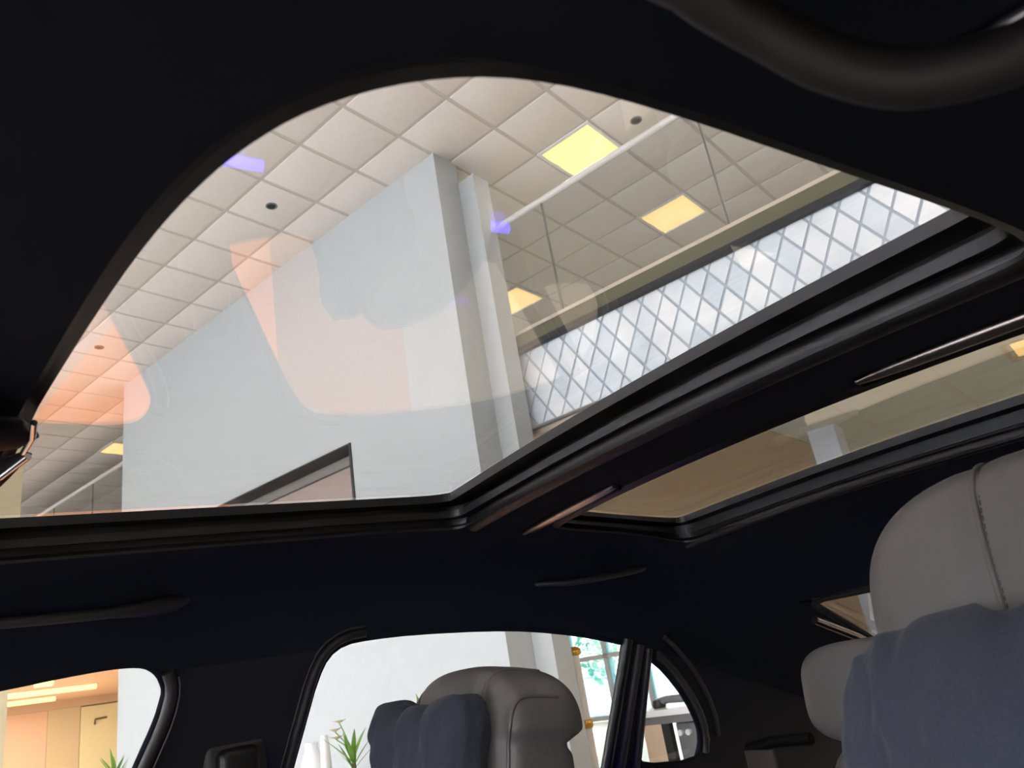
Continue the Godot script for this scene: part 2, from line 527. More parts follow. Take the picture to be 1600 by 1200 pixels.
		var at := func(l: float, y: float) -> Vector3:
			var crown: float = 0.012 * (1.0 - pow(clampf(absf(y) / 0.43, 0, 1), 2))
			return C(l, MID + y, glass_u(l) + crown)
		if o[2] == 0.0: m.trim(-0.06, 0.64, 35, -0.44, 0.44, 44, at, func(l, y): return 0.008 - pdist(Vector2(l, y), open_front))
		else: m.trim(0.77, 1.12, 18, -0.44, 0.44, 44, at, func(l, y): return 0.008 - pdist(Vector2(l, y), open_rear))
		var gm: Material = M.roof_glass if o[2] == 0.0 else M.rear_roof_glass
		var pn := obj(o[1] + "_glass", m, gm, car)
		var up := MB.new()   # upper face of the pane
		up.v = m.v.duplicate(); up.g = m.g
		for k in up.v.size(): up.v[k] += Vector3(0, 0.0025, 0)
		obj("outer_face", up, gm, pn)
		# thick roll of the blind along the rear edge of the front opening
		m = MB.new()
		var pa := PackedVector3Array()
		for k in 25:
			var y := lerpf(-0.425, 0.425, k / 24.0)
			var l := 0.643 if o[2] == 0.0 else 1.112
			pa.append(C(l, MID + y, roof_u(l) + 0.004 + 0.012 * (1.0 - pow(y / 0.43, 2))))
		m.tube(pa, 0.014 if o[2] == 0.0 else 0.009, 12)
		obj("blind_roll", m, M.dark_plastic, fr)
	# back window
	m = MB.new()
	m.quad(C(1.40, 1.04, 0.04), C(1.40, 0.18, 0.04), C(1.92, 0.13, -0.18), C(1.92, 1.09, -0.18))
	var bw := obj("back_window", m, M.back_glass, car)
	m = MB.new()
	var bp := PackedVector3Array()
	for p in open_back: bp.append(C(p.x, MID + p.y, roof_u(p.x) + 0.004))
	m.tube(bp, 0.008, 8, true)
	obj("rubber_seal", m, M.rubber, bw)
	m = MB.new(); m.tube(PackedVector3Array([C(1.43, 1.035, 0.0), C(1.55, 1.03, -0.048), C(1.8, 1.05, -0.15)]), 0.009, 8)
	obj("blind_rail", m, M.satin_metal, bw)
	# reading lamp strips in the crossbar
	for side in [1.0, -1.0]:
		m = MB.new()
		var pa2 := PackedVector3Array(); var rr := []
		for k in 13:
			var t := k / 12.0
			var y := lerpf(0.2, 0.45, t)
			pa2.append(C(0.752 + 0.004 * t, MID + y * side, roof_u(0.752) + 0.012 * (1.0 - pow(y / 0.43, 2)) - 0.003))
			rr.append(0.003 + 0.0085 * pow(sin(PI * clampf(t, 0.02, 0.98)), 0.4))
		m.tube(pa2, rr, 10, false, 0.7)
		var ls := obj("reading_lamp", m, M.satin_metal, car)
		tag(ls, "slim bright metal strip let into the crossbar")
		m = MB.new()
		for k in pa2.size(): pa2[k] += Vector3(0.008, -0.002, 0)
		m.tube(pa2, 0.004, 8); obj("lens_strip", m, M.gloss_black, ls)
		# grab handles
		for h in [[-0.16, 0.215, 0.153], [0.845, 1.125, 0.15]]:
			if side < 0 and h[0] < 0: continue
			m = MB.new()
			var hp := PackedVector3Array(); var hr := []
			for k in 17:
				var t := k / 16.0
				var inw := 0.038 * pow(sin(PI * clampf(t, 0.0, 1.0)), 0.35)
				var l: float = lerpf(h[0], h[1], t)
				hp.append(C(l, MID + (1.175 - inw - MID) * side, h[2] + 0.012 * pow(absf(2 * t - 1), 4) - (0.02 if l > 0.6 else 0.0) * (1.0 - t)))
				hr.append(0.0095 + 0.006 * pow(absf(2 * t - 1), 6) if h[0] < 0 or t > 0.5 else 0.0055 + 0.004 * t * 2)
			m.tube(hp, hr, 12, false, 0.75)
			var gh := obj("grab_handle", m, M.soft_plastic, car)
			for e in ([hp[0], hp[16]] if h[0] < 0 else [hp[16]]):
				m = MB.new()
				if h[0] < 0 and e == hp[16]:
					m.tube(PackedVector3Array([hp[13], hp[15] + Vector3(0.004, -0.002, 0.0), hp[16] + Vector3(0.01, 0.002, 0), hp[16] + Vector3(0.045, 0.01, -0.006 * side)]), [0.01, 0.015, 0.017, 0.008], 12, false, 0.8)
				else:
					m.rbox(e + Vector3(-0.022, -0.012, -0.012), e + Vector3(0.022, 0.012, 0.012), 0.008, 3)
				obj("handle_mount", m, M.soft_plastic, gh)
	# the handle close by, over the open door
	m = MB.new()
	var np := PackedVector3Array(); var nr := []
	var ctl := [Vector3(0.15, 0.11, 0.2), Vector3(0.158, 0.098, 0.182), Vector3(0.17, 0.0945, 0.173), Vector3(0.182, 0.09, 0.1635), Vector3(0.1945, 0.0835, 0.1515), Vector3(0.207, 0.0725, 0.14), Vector3(0.2145, 0.0595, 0.134), Vector3(0.22, 0.0455, 0.131), Vector3(0.222, 0.034, 0.131), Vector3(0.224, 0.026, 0.14)]
	for i in ctl.size() - 1:
		for k in 5:
			var q: Vector3 = (ctl[i] as Vector3).cubic_interpolate(ctl[i + 1], ctl[maxi(i - 1, 0)], ctl[mini(i + 2, ctl.size() - 1)], k / 5.0)
			np.append(C(q.x, q.y, q.z)); nr.append(0.0085)
	m.tube(np, nr, 14, false, 1.0)
	obj("grab_handle", m, M.handle_dark, car)
	m = MB.new(); m.tube(PackedVector3Array([C(0.217, 0.067, 0.1445), C(0.219, 0.063, 0.144), C(0.222, 0.054, 0.143), C(0.224, 0.0426, 0.143), C(0.226, 0.034, 0.143)]), 0.004, 10)
	obj("handle_trim", m, M.chrome, car)
	# overhead console at the front edge
	m = MB.new()
	m.rbox(C(-0.24, 0.86, 0.2), C(-0.012, 0.52, 0.225), 0.01, 3)
	var oc := obj("overhead_console", m, M.gloss_black, car)
	m = MB.new(); m.tube(PackedVector3Array([C(-0.06, 0.58, 0.2), C(-0.01, 0.582, 0.202), C(0.014, 0.585, 0.204), C(0.021, 0.582, 0.205)]), [0.034, 0.034, 0.025, 0.012], 14, false, 0.3)
	obj("visor_tab", m, M.tab_black, oc)
	m = MB.new(); m.tube(PackedVector3Array([C(0.0205, 0.552, 0.2), C(0.021, 0.58, 0.199), C(0.0175, 0.612, 0.199)]), 0.0022, 8)
	obj("chrome_rim", m, M.chrome, oc)
	m = MB.new(); m.tube(PackedVector3Array([C(-0.07, 0.80, 0.197), C(-0.035, 0.735, 0.199), C(-0.004, 0.672, 0.201), C(0.02, 0.626, 0.203)]), [0.044, 0.034, 0.018, 0.004], 14, false, 0.3)
	obj("visor_tab", m, M.tab_black, oc)
	m = MB.new(); m.tube(PackedVector3Array([C(-0.01, 0.685, 0.193), C(0.006, 0.662, 0.196), C(0.021, 0.624, 0.2)]), 0.0025, 8)
	obj("chrome_rim", m, M.chrome, oc)
	# belt anchor on the B pillar
	m = MB.new()
	m.rbox(C(0.288, 1.245, -0.16), C(0.345, 1.21, -0.036), 0.012, 3)
	var an := obj("belt_anchor", m, M.dark_plastic, car)
	m = MB.new(); m.rbox(C(0.272, 1.258, -0.2), C(0.362, 1.232, -0.024), 0.012, 3); obj("anchor_plate", m, M.soft_plastic, an)
	m = MB.new(); m.rbox(C(0.285, 1.21, -0.5), C(0.335, 1.203, -0.07), 0.002, 1); obj("belt_strap", m, M.belt, an)

# ------------------------------------------------------------------ seats
func cushion(m: MB, c: Vector3, half: Vector3, power: float, n: int, turn: Basis, warp: Callable):
	var ts := []
	for i in n + 1: ts.append(-1.0 + 2.0 * i / n)
	m.cube_grid(Transform3D(turn, c), ts, func(p: Vector3) -> Vector3:
		var s := pow(pow(absf(p.x), power) + pow(absf(p.y), power) + pow(absf(p.z), power), 1.0 / power)
		var q := p / s
		return warp.call(q, Vector3(q.x * half.x, q.y * half.y, q.z * half.z)))

func plain(_q: Vector3, h: Vector3) -> Vector3: return h

func headrest(seat: Node3D, c: Vector3, half: Vector3, tilt: float, seams: Array, folded := false):
	# x is the seat's depth (front is -x), y up, z across
	var turn := Basis(Vector3(0, 0, 1), tilt)
	var shape := func(q: Vector3, h: Vector3) -> Vector3:
		# front bulges in the middle, the upper corners round off, the lower part narrows
		h.z *= 1.0 - 0.10 * smoothstep(0.2, -1.0, q.y)
		h.y -= 0.022 * pow(absf(q.z), 2.5) * smoothstep(-0.2, 1.0, q.y)
		if folded:
			# a soft upper roll folds over the shell behind it
			h.z += signf(q.z) * 0.012 * smoothstep(0.5, 1.0, absf(q.z)) * smoothstep(0.25, 0.45, q.y)
			h.x += 0.014 * smoothstep(0.3, 1.0, q.x) * smoothstep(0.25, 0.42, q.y) + 0.03 * smoothstep(0.2, 1.0, q.x) * smoothstep(0.2, -0.9, q.y)
			h.x -= 0.012 * exp(-pow((q.y - 0.24) / 0.07, 2)) * smoothstep(0.3, 1.0, q.x)
		if q.x < 0:
			for s in seams:
				if absf(s) > 0.14: continue
				h.x += 0.006 * exp(-pow((h.z - s) / 0.009, 2)) * smoothstep(0.0, -0.6, q.x)
		return h
	var m := MB.new()
	cushion(m, c, half, 4.5, 36, turn, shape)
	var hd := obj("headrest", m, M.leather, seat)
	# piping and stitches along each seam, on the cushion's front and top
	for s in seams:
		var pa := PackedVector3Array()
		for k in 33:
			var an := lerpf(-0.35, 2.0, k / 32.0)   # from low front, over the top
			var d := Vector3(-cos(an), sin(an), s / half.z)
			var pw := 4.5
			var zz := clampf(s / half.z, -0.98, 0.98)
			var rest := pow(1.0 - pow(absf(zz), pw), 1.0 / pw)
			var k2 := rest / pow(pow(absf(d.x), pw) + pow(absf(d.y), pw), 1.0 / pw)
			var q := Vector3(d.x * k2, d.y * k2, zz)
			pa.append(c + turn * (shape.call(q, Vector3(q.x * half.x, q.y * half.y, q.z * half.z)) as Vector3))
		if absf(s) < 0.14:
			m = MB.new(); m.tube(pa, 0.0028, 8)
			obj("piping", m, M.leather, hd)
		m = MB.new()
		for k in range(0, pa.size() - 1):
			for e in 2:
				var a := pa[k].lerp(pa[k + 1], 0.5 * e + 0.06); var b := pa[k].lerp(pa[k + 1], 0.5 * e + 0.40)
				var side := Vector3(0, 0, 0.0045 * signf(s) * -1.0)
				var outw := (a - c).normalized() * 0.0012
				m.tube(PackedVector3Array([a + side + outw, b + side + outw]), 0.0009, 5)
		tag(obj("stitching", m, M.thread, hd), "", "", "", "stuff")
	return hd

func pillow(label: String, c: Vector3, half: Vector3, tilt: float, yaw: float, folds: Array, sag: float, seedn: int, cloth: Material):
	var f := FastNoiseLite.new(); f.seed = seedn; f.frequency = 7.0; f.fractal_octaves = 2
	var turn := Basis(Vector3.UP, yaw) * Basis(Vector3(0, 0, 1), tilt)
	var m := MB.new()
	cushion(m, c, half, 4.4, 48, turn, func(q: Vector3, h: Vector3) -> Vector3:
		var edge := maxf(absf(q.y), absf(q.z))
		h.x *= 1.0 - 0.45 * pow(edge, 6)
		# corners stand up, the top edge sags between them
		h.y += sag * (pow(absf(q.z), 3.0) - 0.35) * smoothstep(0.3, 1.0, q.y)
		for fo in folds:
			# fo: across position, width, depth, how far it runs down
			h.x += fo[2] * exp(-pow((q.z - fo[0] - 0.10 * (1.0 - q.y)) / fo[1], 2)) * smoothstep(fo[3], 1.0, q.y) * (1.0 if q.x < 0 else 0.3)
			h.y -= fo[2] * 0.5 * exp(-pow((q.z - fo[0]) / fo[1], 2)) * smoothstep(0.6, 1.0, q.y)
		h += Vector3(1, 0.6, 0.6) * (0.008 * f.get_noise_3dv(h * 2.0) + 0.003 * f.get_noise_3dv(Vector3(h.x, h.y * 2.0, h.z * 9.0)))
		return h)
	var o := obj("headrest_pillow", m, cloth)
	tag(o, label, "pillow", "pillows on the rear headrests")

func build_seat(label: String, w: float, l: float, top: float, half: Vector3, seams: Array, folded := false):
	var seat := thing("passenger_chair", Transform3D(Basis(), C(l + 0.05, w, -0.8)), label, "car seat", "leather car seats")
	headrest(seat, C(l + half.x, w, top - half.y), half, -0.16, seams, folded)
	var m := MB.new()
	cushion(m, C(l + 0.12, w, -0.46), Vector3(0.085, 0.32, 0.22), 6.0, 16, Basis(Vector3(0, 0, 1), -0.22), plain)
	obj("backrest", m, M.leather, seat)
	m = MB.new(); m.rbox(C(l - 0.5, w + 0.24, -0.8), C(l + 0.06, w - 0.24, -0.66), 0.04, 3); obj("seat_cushion", m, M.leather, seat)
	return seat

func seats():
	var m: MB
	build_seat("black leather front passenger seat out of view, shading the seat behind it", 0.985, -0.3, 0.0, Vector3(0.06, 0.115, 0.137), [-0.1, 0.1])  # out of view, placed to shade the far rear seat from the front
	build_seat("leather rear seat with headrest standing before the rear door window", 0.985, 0.512, 0.012, Vector3(0.066, 0.125, 0.137), [-0.1, 0.085, 0.126], true)
	pillow("creased grey pillow on the headrest in front of the rear door window", C(0.488, 0.985, -0.1), Vector3(0.042, 0.092, 0.128), -0.1, 0.0, [[-0.3, 0.12, 0.012, -0.5], [0.3, 0.1, 0.014, -0.3]], 0.03, 21, M.velvet)
	build_seat("grey leather rear seat with stitched headrest beside the small middle headrest", 0.205, 0.548, 0.085, Vector3(0.066, 0.13, 0.165), [-0.152, -0.055, 0.06])
	pillow("large blue-grey velvet pillow hung over the stitched headrest", C(0.487, 0.2, -0.128), Vector3(0.05, 0.122, 0.15), -0.16, 0.0, [[-0.16, 0.05, 0.005, 0.0], [-0.82, 0.07, 0.010, -0.8], [-0.62, 0.05, 0.006, -0.2], [0.5, 0.1, 0.004, 0.2]], 0.004, 33, M.velvet)
	# middle of the bench
	var mid := thing("bench_back", Transform3D(Basis(), C(0.98, 0.61, -0.8)), "rear bench middle with small headrest between the two rear seats", "car seat", "leather car seats")
	m = MB.new()
	cushion(m, C(0.955, 0.615, -0.095), Vector3(0.045, 0.062, 0.112), 3.6, 20, Basis(Vector3(0, 0, 1), -0.15), plain)
	obj("headrest", m, M.leather, mid)
	m = MB.new()
	cushion(m, C(1.0, 0.61, -0.49), Vector3(0.08, 0.33, 0.17), 6.0, 24, Basis(Vector3(0, 0, 1), -0.18), func(q: Vector3, h: Vector3) -> Vector3:
		if q.x < 0: h.x += 0.006 * (exp(-pow(fmod(absf(h.z + h.y) + 0.06, 0.12) - 0.06, 2) / 0.00004) + exp(-pow(fmod(absf(h.z - h.y) + 0.06, 0.12) - 0.06, 2) / 0.00004))
		return h)
	obj("backrest", m, M.leather, mid)
	m = MB.new(); m.tube(PackedVector3Array([C(0.915, 0.83, -0.155), C(0.925, 0.79, -0.148), C(0.93, 0.73, -0.146)]), 0.008, 8)
	obj("belt_guide", m, M.gloss_black, mid)
	m = MB.new(); m.rbox(C(0.905, 0.83, -0.4), C(0.912, 0.78, -0.155), 0.002, 1); obj("belt_strap", m, M.belt, mid)

# ------------------------------------------------------------------ showroom
const H := 4.49      # ceiling above the eye
const T := 0.6       # ceiling tile
const B0 := 3.34     # a grid line across b
const A0 := 3.19     # a grid line across a
const FLOOR := -EYE

func showroom():
	# floor, slabs and walls
	var m := hall(); sbox(m, -9, 13.2, -8, 25, FLOOR - 0.2, FLOOR); struct("floor", m, M.floor_tile)
	m = hall(); sbox(m, -9, 13.2, -8, 25, H - 0.004, H + 0.2)
	var ceil := struct("ceiling", m, M.ceiling_grid)
	var bm := MB.new(); bm.rbox(Vector3(-T / 2 + 0.0185, -0.03, -T / 2 + 0.0185), Vector3(T / 2 - 0.0185, 0.0, T / 2 - 0.0185), 0.004, 1)
	var tile_mesh := bm.mesh(Transform3D())
	var lit := {}
	for i in [-12, -6, 3, 6, 9]:  # front rows are out of view, placed to light the hall
		for j in range(-13, 19, 4):
			lit[Vector2i(i, j)] = true
	var rest := hall()
	var inv := ceil.transform.affine_inverse() * SX
	var count := 0
	for i in range(-20, 16):
		for j in range(-18, 36):
			if lit.has(Vector2i(i, j)): continue
			var b := B0 + (i + 0.5) * T; var a := A0 + (j + 0.5) * T
			var seen := (i >= -1 and i <= 8 and j >= -4 and j <= 5) or (i >= -2 and i <= 1 and j >= 1 and j <= 13) or (i >= 2 and i <= 5 and j >= 13 and j <= 21)
			if seen and count < 296:
				count += 1
				var o := MeshInstance3D.new()
				o.mesh = tile_mesh; o.material_override = M.ceiling_tile; o.name = "ceiling_tile"
				ceil.add_child(o, true)
				o.transform = inv * Transform3D(Basis(), S(b, a, H + 0.018))
			else:
				sbox(rest, b - T / 2 + 0.0185, b + T / 2 - 0.0185, a - T / 2 + 0.0185, a + T / 2 - 0.0185, H - 0.012, H + 0.018)
	tag(obj("distant_ceiling_tiles", rest, M.ceiling_tile, ceil), "", "", "", "stuff")
	# lamp panels in the grid
	var k := 0
	for c in lit.keys():
		var b: float = B0 + (c.x + 0.5) * T; var a: float = A0 + (c.y + 0.5) * T
		var near_ones := {Vector2i(3, -1): "square warm ceiling lamp cut by the balustrade handrail", Vector2i(6, -1): "square warm ceiling lamp seen whole through the glass balustrade", Vector2i(6, 3): "square warm ceiling lamp beside the grey column"}
		var label: String = near_ones.get(c, "square warm lamp panel set in the tiled ceiling grid")
		var t := thing("ceiling_lamp", sat(b, a, H - 0.02), label, "ceiling lamp", "lamps in the tiled ceiling")
		var lm := hall()
		for e in [[-1, 0], [1, 0], [0, -1], [0, 1]]:
			if e[0] != 0: sbox(lm, b + e[0] * 0.285 - 0.015, b + e[0] * 0.285 + 0.015, a - 0.3, a + 0.3, H - 0.022, H - 0.004)
			else: sbox(lm, b - 0.27, b + 0.27, a + e[1] * 0.285 - 0.015, a + e[1] * 0.285 + 0.015, H - 0.022, H - 0.004)
		obj("lamp_frame", lm, M.white_gloss, t)
		# curved diffuser: two long troughs
		lm = hall()
		var rings := []
		for x in 17:
			var q := x / 16.0
			var ring := PackedVector3Array()
			for y in [-0.27, 0.27]: ring.append(S(b + lerpf(-0.27, 0.27, q), a + y, H - 0.007 - 0.012 * absf(sin(q * TAU))))
			rings.append(ring)
		lm.loft(rings, false, 0, false)
		obj("lamp_diffuser", lm, M.lamp_panel, t)
		var al := AreaLight3D.new()
		al.name = "panel_light"; al.area_size = Vector2(0.5, 0.5); al.light_color = Color(1.0, 0.97, 0.93); al.light_energy = 0.8 if c.x < 3 else (1.7 if c.y < 9 else 0.3); al.shadow_enabled = true; al.area_range = 30.0
		if k < 60:
			add_child(al, true)
			al.transform = SX * Transform3D(Basis(Vector3.RIGHT, -PI / 2), S(b, a, H - 0.05))
		k += 1
	# downlights
	for d in [[0.809, 1.176, "small dark round downlight in a pale ceiling tile over the white wall"], [0.798, 1.99, "small dark round downlight far along the white wall"], [1.225, 0.512, "dark round downlight next to the warm lamp cut by the handrail"]]:
		downlight(d[0] * H, d[1] * H, H - 0.012, d[2])
	# the white wall, its end column and the dark framed panel
	m = hall(); sbox(m, 4.33, 4.62, 3.77, 5.28, FLOOR, H); sbox(m, 4.33, 4.62, 7.9, 9.95, FLOOR, H); sbox(m, 4.33, 4.62, 5.28, 7.9, 2.18, H); sbox(m, 4.33, 4.62, 5.28, 7.9, FLOOR, 0.75); struct("wall_back", m, M.white_wall)
	m = hall(); sbox(m, 4.62, 4.83, 3.585, 4.2, FLOOR, 4.27)
	tag(obj("corner_column", m, M.white_wall), "slim pale column behind the end of the white wall", "column")
	m = hall(); sbox(m, 3.1, 3.5, 10.98, 11.4, FLOOR, H)
	tag(obj("cream_column", m, M.cream), "cream column standing free beyond the end of the white wall", "column")
	framed_panel()
	mezzanine()
	# outer walls
	m = hall(); sbox(m, 13, 13.2, -8, 7.2, FLOOR, H + 0.2); sbox(m, 13, 13.2, 9.8, 25, FLOOR, H + 0.2); sbox(m, 13, 13.2, 7.2, 9.8, 1.6, H + 0.2); struct("wall_right", m, M.beige_panel)
	m = hall(); sbox(m, -9, 13.2, 25, 25.2, FLOOR, H + 0.2); struct("wall_far", m, M.grey_wall)
	m = hall(); sbox(m, -9, 13.2, -8.2, -8, FLOOR, H + 0.2); struct("wall_near", m, M.taupe_wall)  # unseen wall, solid and dark to keep the near side dim
	facade("window_1")
	m = hall(); sbox(m, -60, 60, -60, 60, FLOOR - 0.45, FLOOR - 0.25); struct("ground", m, M.pale_ground)
	back_window_and_tree()
	warm_room()
	furniture()

func downlight(b: float, a: float, u: float, label: String, r := 0.055):
	var t := thing("downlight", sat(b, a, u), label, "downlight", "round downlights")
	var m := hall(); m.lathe(S(b, a, u), [Vector2(r, 0.004), Vector2(r, -0.006), Vector2(r * 0.78, -0.01), Vector2(r * 0.74, 0.0)], 24); obj("downlight_rim", m, M.grey_box, t)
	m = hall(); m.lathe(S(b, a, u), [Vector2(r * 0.74, -0.004), Vector2(r * 0.4, -0.001), Vector2(r * 0.1, 0.0)], 20); obj("downlight_lens", m, M.black_trim, t)

func framed_panel():
	# a panel set back in a dark lined niche of the wall
	var b := 4.33
	var t := thing("framed_panel", sat(b + 0.12, 6.6, 0.75), "dark framed niche with beige panel set into the white wall", "wall panel")
	var r := [5.28, 7.9, 0.75, 2.18]
	for p in [[r[0], r[1], r[3] - 0.012, r[3]], [r[0], r[1], r[2], r[2] + 0.012], [r[0], r[0] + 0.03, r[2] + 0.012, r[3] - 0.012], [r[1] - 0.03, r[1], r[2] + 0.012, r[3] - 0.012]]:
		sbx("frame_bar", b - 0.012, b + 0.22, p[0], p[1], p[2], p[3], M.frame_dark, t)
	sbx("panel_face", b + 0.22, b + 0.27, r[0], r[1], r[2], r[3], M.screen_beige, t)
	sbx("panel_border", b + 0.214, b + 0.22, r[0] + 0.03, r[1] - 0.03, r[3] - 0.095, r[3] - 0.012, M.screen_grey, t)
	sbx("panel_line", b + 0.212, b + 0.22, r[0] + 0.1, r[1] - 0.1, r[3] - 0.12, r[3] - 0.105, M.frame_dark, t)

func mezzanine():
	var b := 4.9
	var m := hall(); sbox(m, b, 13.0, -8, 25, 2.54, 2.68); struct("floor_upper", m, M.grey_wall)
	# fascia
	m = hall(); sbox(m, b - 0.03, b, -8, 15.2, 2.575, 2.685)
	tag(obj("slab_fascia", m, M.olive_fascia), "dark olive edge band of the upper floor under the balustrade", "fascia")
	m = hall(); sbox(m, b - 0.035, b + 0.02, -8, 15.2, 2.525, 2.575)
	tag(obj("fascia_trim", m, M.black_trim), "black strip along the foot of the olive edge band", "trim")
	# balustrade
	var t := thing("glass_balustrade", sat(b, 3.0, 2.685), "long glass balustrade with bright metal handrail on the upper floor", "balustrade")
	m = hall(); m.tube(PackedVector3Array([S(b, -8, 3.81), S(b, 14.8, 3.81)]), 0.03, 14); obj("handrail", m, M.handrail_grey, t)
	sbx("bottom_rail", b - 0.035, b + 0.02, -8, 15.0, 2.685, 2.715, M.beige_rail, t)
	var a := 3.1 - 1.53 * 7
	while a < 15.0:
		sbx("glass_panel", b - 0.004, b + 0.004, a + 0.012, a + 1.53 - 0.012, 2.735, 3.79, M.balustrade_glass, t)
		sbx("panel_joint", b - 0.008, b + 0.008, a - 0.007, a + 0.007, 2.735, 3.79, M.joint_dark, t)
		a += 1.53
	# diamond tiled band under the slab
	var bb := 4.93
	var u0 := 1.87; var u1 := 2.53
	var d := thing("diamond_tile_band", sat(bb, 1.5, u0), "pale band of diamond shaped glossy tiles under the upper floor", "tiled panel")
	sbx("backing", bb + 0.007, bb + 0.06, -4.0, 3.75, u0, u1, M.joint_grey, d)
	var hw := 0.096; var hh := 0.163
	var rng := RandomNumberGenerator.new(); rng.seed = 4
	var clip := PackedVector2Array([Vector2(-2.2, u0 + 0.004), Vector2(3.75, u0 + 0.004), Vector2(3.75, u1), Vector2(-2.2, u1)])
	var row := 0
	var u := u0 - 0.05
	while u < u1 + hh:
		var aa := -2.3 + (hw if row % 2 else 0.0)
		while aa < 3.9:
			var k := 0.885
			var dia := PackedVector2Array([Vector2(aa - hw * k, u), Vector2(aa, u - hh * k), Vector2(aa + hw * k, u), Vector2(aa, u + hh * k)])
			for poly in Geometry2D.intersect_polygons(dia, clip):
				if poly.size() < 3: continue
				m = hall()
				var out := rng.randf_range(0.0, 0.005)
				var tilt_a := rng.randf_range(-0.03, 0.03); var tilt_u := rng.randf_range(-0.03, 0.03)
				var F := []; var K := []
				for p in poly:
					F.append(S(bb - out + (p.x - aa) * tilt_a + (p.y - u) * tilt_u, p.x, p.y)); K.append(S(bb + 0.02, p.x, p.y))
				for q in range(1, F.size() - 1): m.tri(F[0], F[q], F[q + 1])
				for q in F.size(): m.quad(F[q], F[(q + 1) % F.size()], K[(q + 1) % F.size()], K[q])
				obj("diamond_tile", m, M["pearl_%d" % rng.randi_range(0, 2)], d)
			aa += 2 * hw
		u += hh; row += 1
	# lower ceiling below the slab: brown and grey fields
	m = hall(); sbox(m, bb + 0.07, 13.0, 2.6, 25, 1.82, 1.865); struct("ceiling_lower", m, M.brown_soffit)
	m = hall(); sbox(m, bb + 0.07, 13.0, -8, 2.595, 1.825, 1.865)
	var g2 := struct("ceiling_side", m, M.grey_soffit)
	for a2 in [1.9, 1.0, 0.1]:
		sbx("ceiling_joint", bb + 0.07, 13.0, a2, a2 + 0.03, 1.82, 1.825, M.ceiling_grid, g2)
	downlight(7.2, 7.2 * 0.387, 1.82, "small round downlight in the brown lower ceiling")
	m = hall(); sbox(m, 8.0, 8.3, 2.15, 2.42, FLOOR, 1.825)
	tag(obj("support_column", m, M.pale_blue), "bluish white square column under the lower ceiling", "column")
	for q in [[6.2, -2.5], [6.2, -5.5], [9.5, -3.5], [9.8, 7.0], [9.8, 9.5], [6.6, 9.0], [6.6, 12.0]]:  # added lamps, to brighten the space and ceiling below the slab
		var ft := thing("added_round_lamp", sat(q[0], q[1], 1.8), "added round flat lamp brightening the lower ceiling", "ceiling lamp", "added round lamps under the upper floor")
		m = hall(); m.lathe(S(q[0], q[1], 1.8), [Vector2(0.22, 0.02), Vector2(0.24, 0.005), Vector2(0.22, -0.01), Vector2(0.2, -0.012)], 28); obj("lamp_ring", m, M.white_gloss, ft)
		m = hall(); m.lathe(S(q[0], q[1], 1.8), [Vector2(0.2, -0.008), Vector2(0.12, -0.013), Vector2(0.02, -0.014)], 24); obj("lamp_diffuser", m, M.lamp_panel, ft)
		var fl := AreaLight3D.new()
		fl.name = "added_round_light"; fl.area_size = Vector2(0.36, 0.36); fl.light_color = Color(1.0, 0.98, 0.94); fl.light_energy = 9.0; fl.area_range = 30.0; fl.shadow_enabled = true
		add_child(fl, true)
		fl.transform = SX * Transform3D(Basis(Vector3.RIGHT, -PI / 2), S(q[0], q[1], 1.77))
	# lamp in the grey field
	var lt := thing("ceiling_lamp", sat(7.3, 0.2, 1.83), "square warm lamp with beige frame in the grey lower ceiling", "ceiling lamp")
	for p in [[-0.35, -0.31, -0.35, 0.35], [0.31, 0.35, -0.35, 0.35], [-0.31, 0.31, -0.35, -0.31], [-0.31, 0.31, 0.31, 0.35]]:
		sbx("lamp_frame", 7.4 + p[0], 7.4 + p[1], 0.13 + p[2], 0.13 + p[3], 1.795, 1.825, M.beige_rail, lt)
	sbx("lamp_diffuser", 7.12, 7.68, -0.15, 0.41, 1.815, 1.822, M.lamp_panel, lt)

func facade(called: String):
	# unseen glazed front behind the eye, daylight for the hall: posts, rails, panes
	var fr := hall(); var gl := hall()
	var a := -8.0
	while a < 25.1:
		sbox(fr, -9.1, -8.9, a - 0.05, a + 0.05, FLOOR, H); a += 2.2
	for u in [FLOOR + 0.1, 1.7, H - 0.1]: sbox(fr, -9.06, -8.94, -8, 25.2, u - 0.06, u + 0.06)
	sbox(gl, -9.005, -8.995, -8, 25.2, FLOOR, H)
	var o := struct(called, fr, M.grey_box)
	obj("pane", gl, M.facade_glass, o)

func leaf_blade(m: MB, root: Vector3, dir: Vector3, length: float, width: float, droop: float):
	var side := dir.cross(Vector3.UP).normalized()
	var A := PackedVector3Array(); var B := PackedVector3Array(); var D := PackedVector3Array()
	for k in 9:
		var t := k / 8.0
		var c := root + dir * length * t + Vector3.DOWN * droop * t * t
		var w := width * sin(PI * pow(t * 0.94 + 0.06, 0.7)) * (1.0 if k < 8 else 0.0)
		A.append(c - side * w + Vector3.UP * w * 0.3); B.append(c); D.append(c + side * w + Vector3.UP * w * 0.3)
	m.loft([A, B, D], false, 0, false)

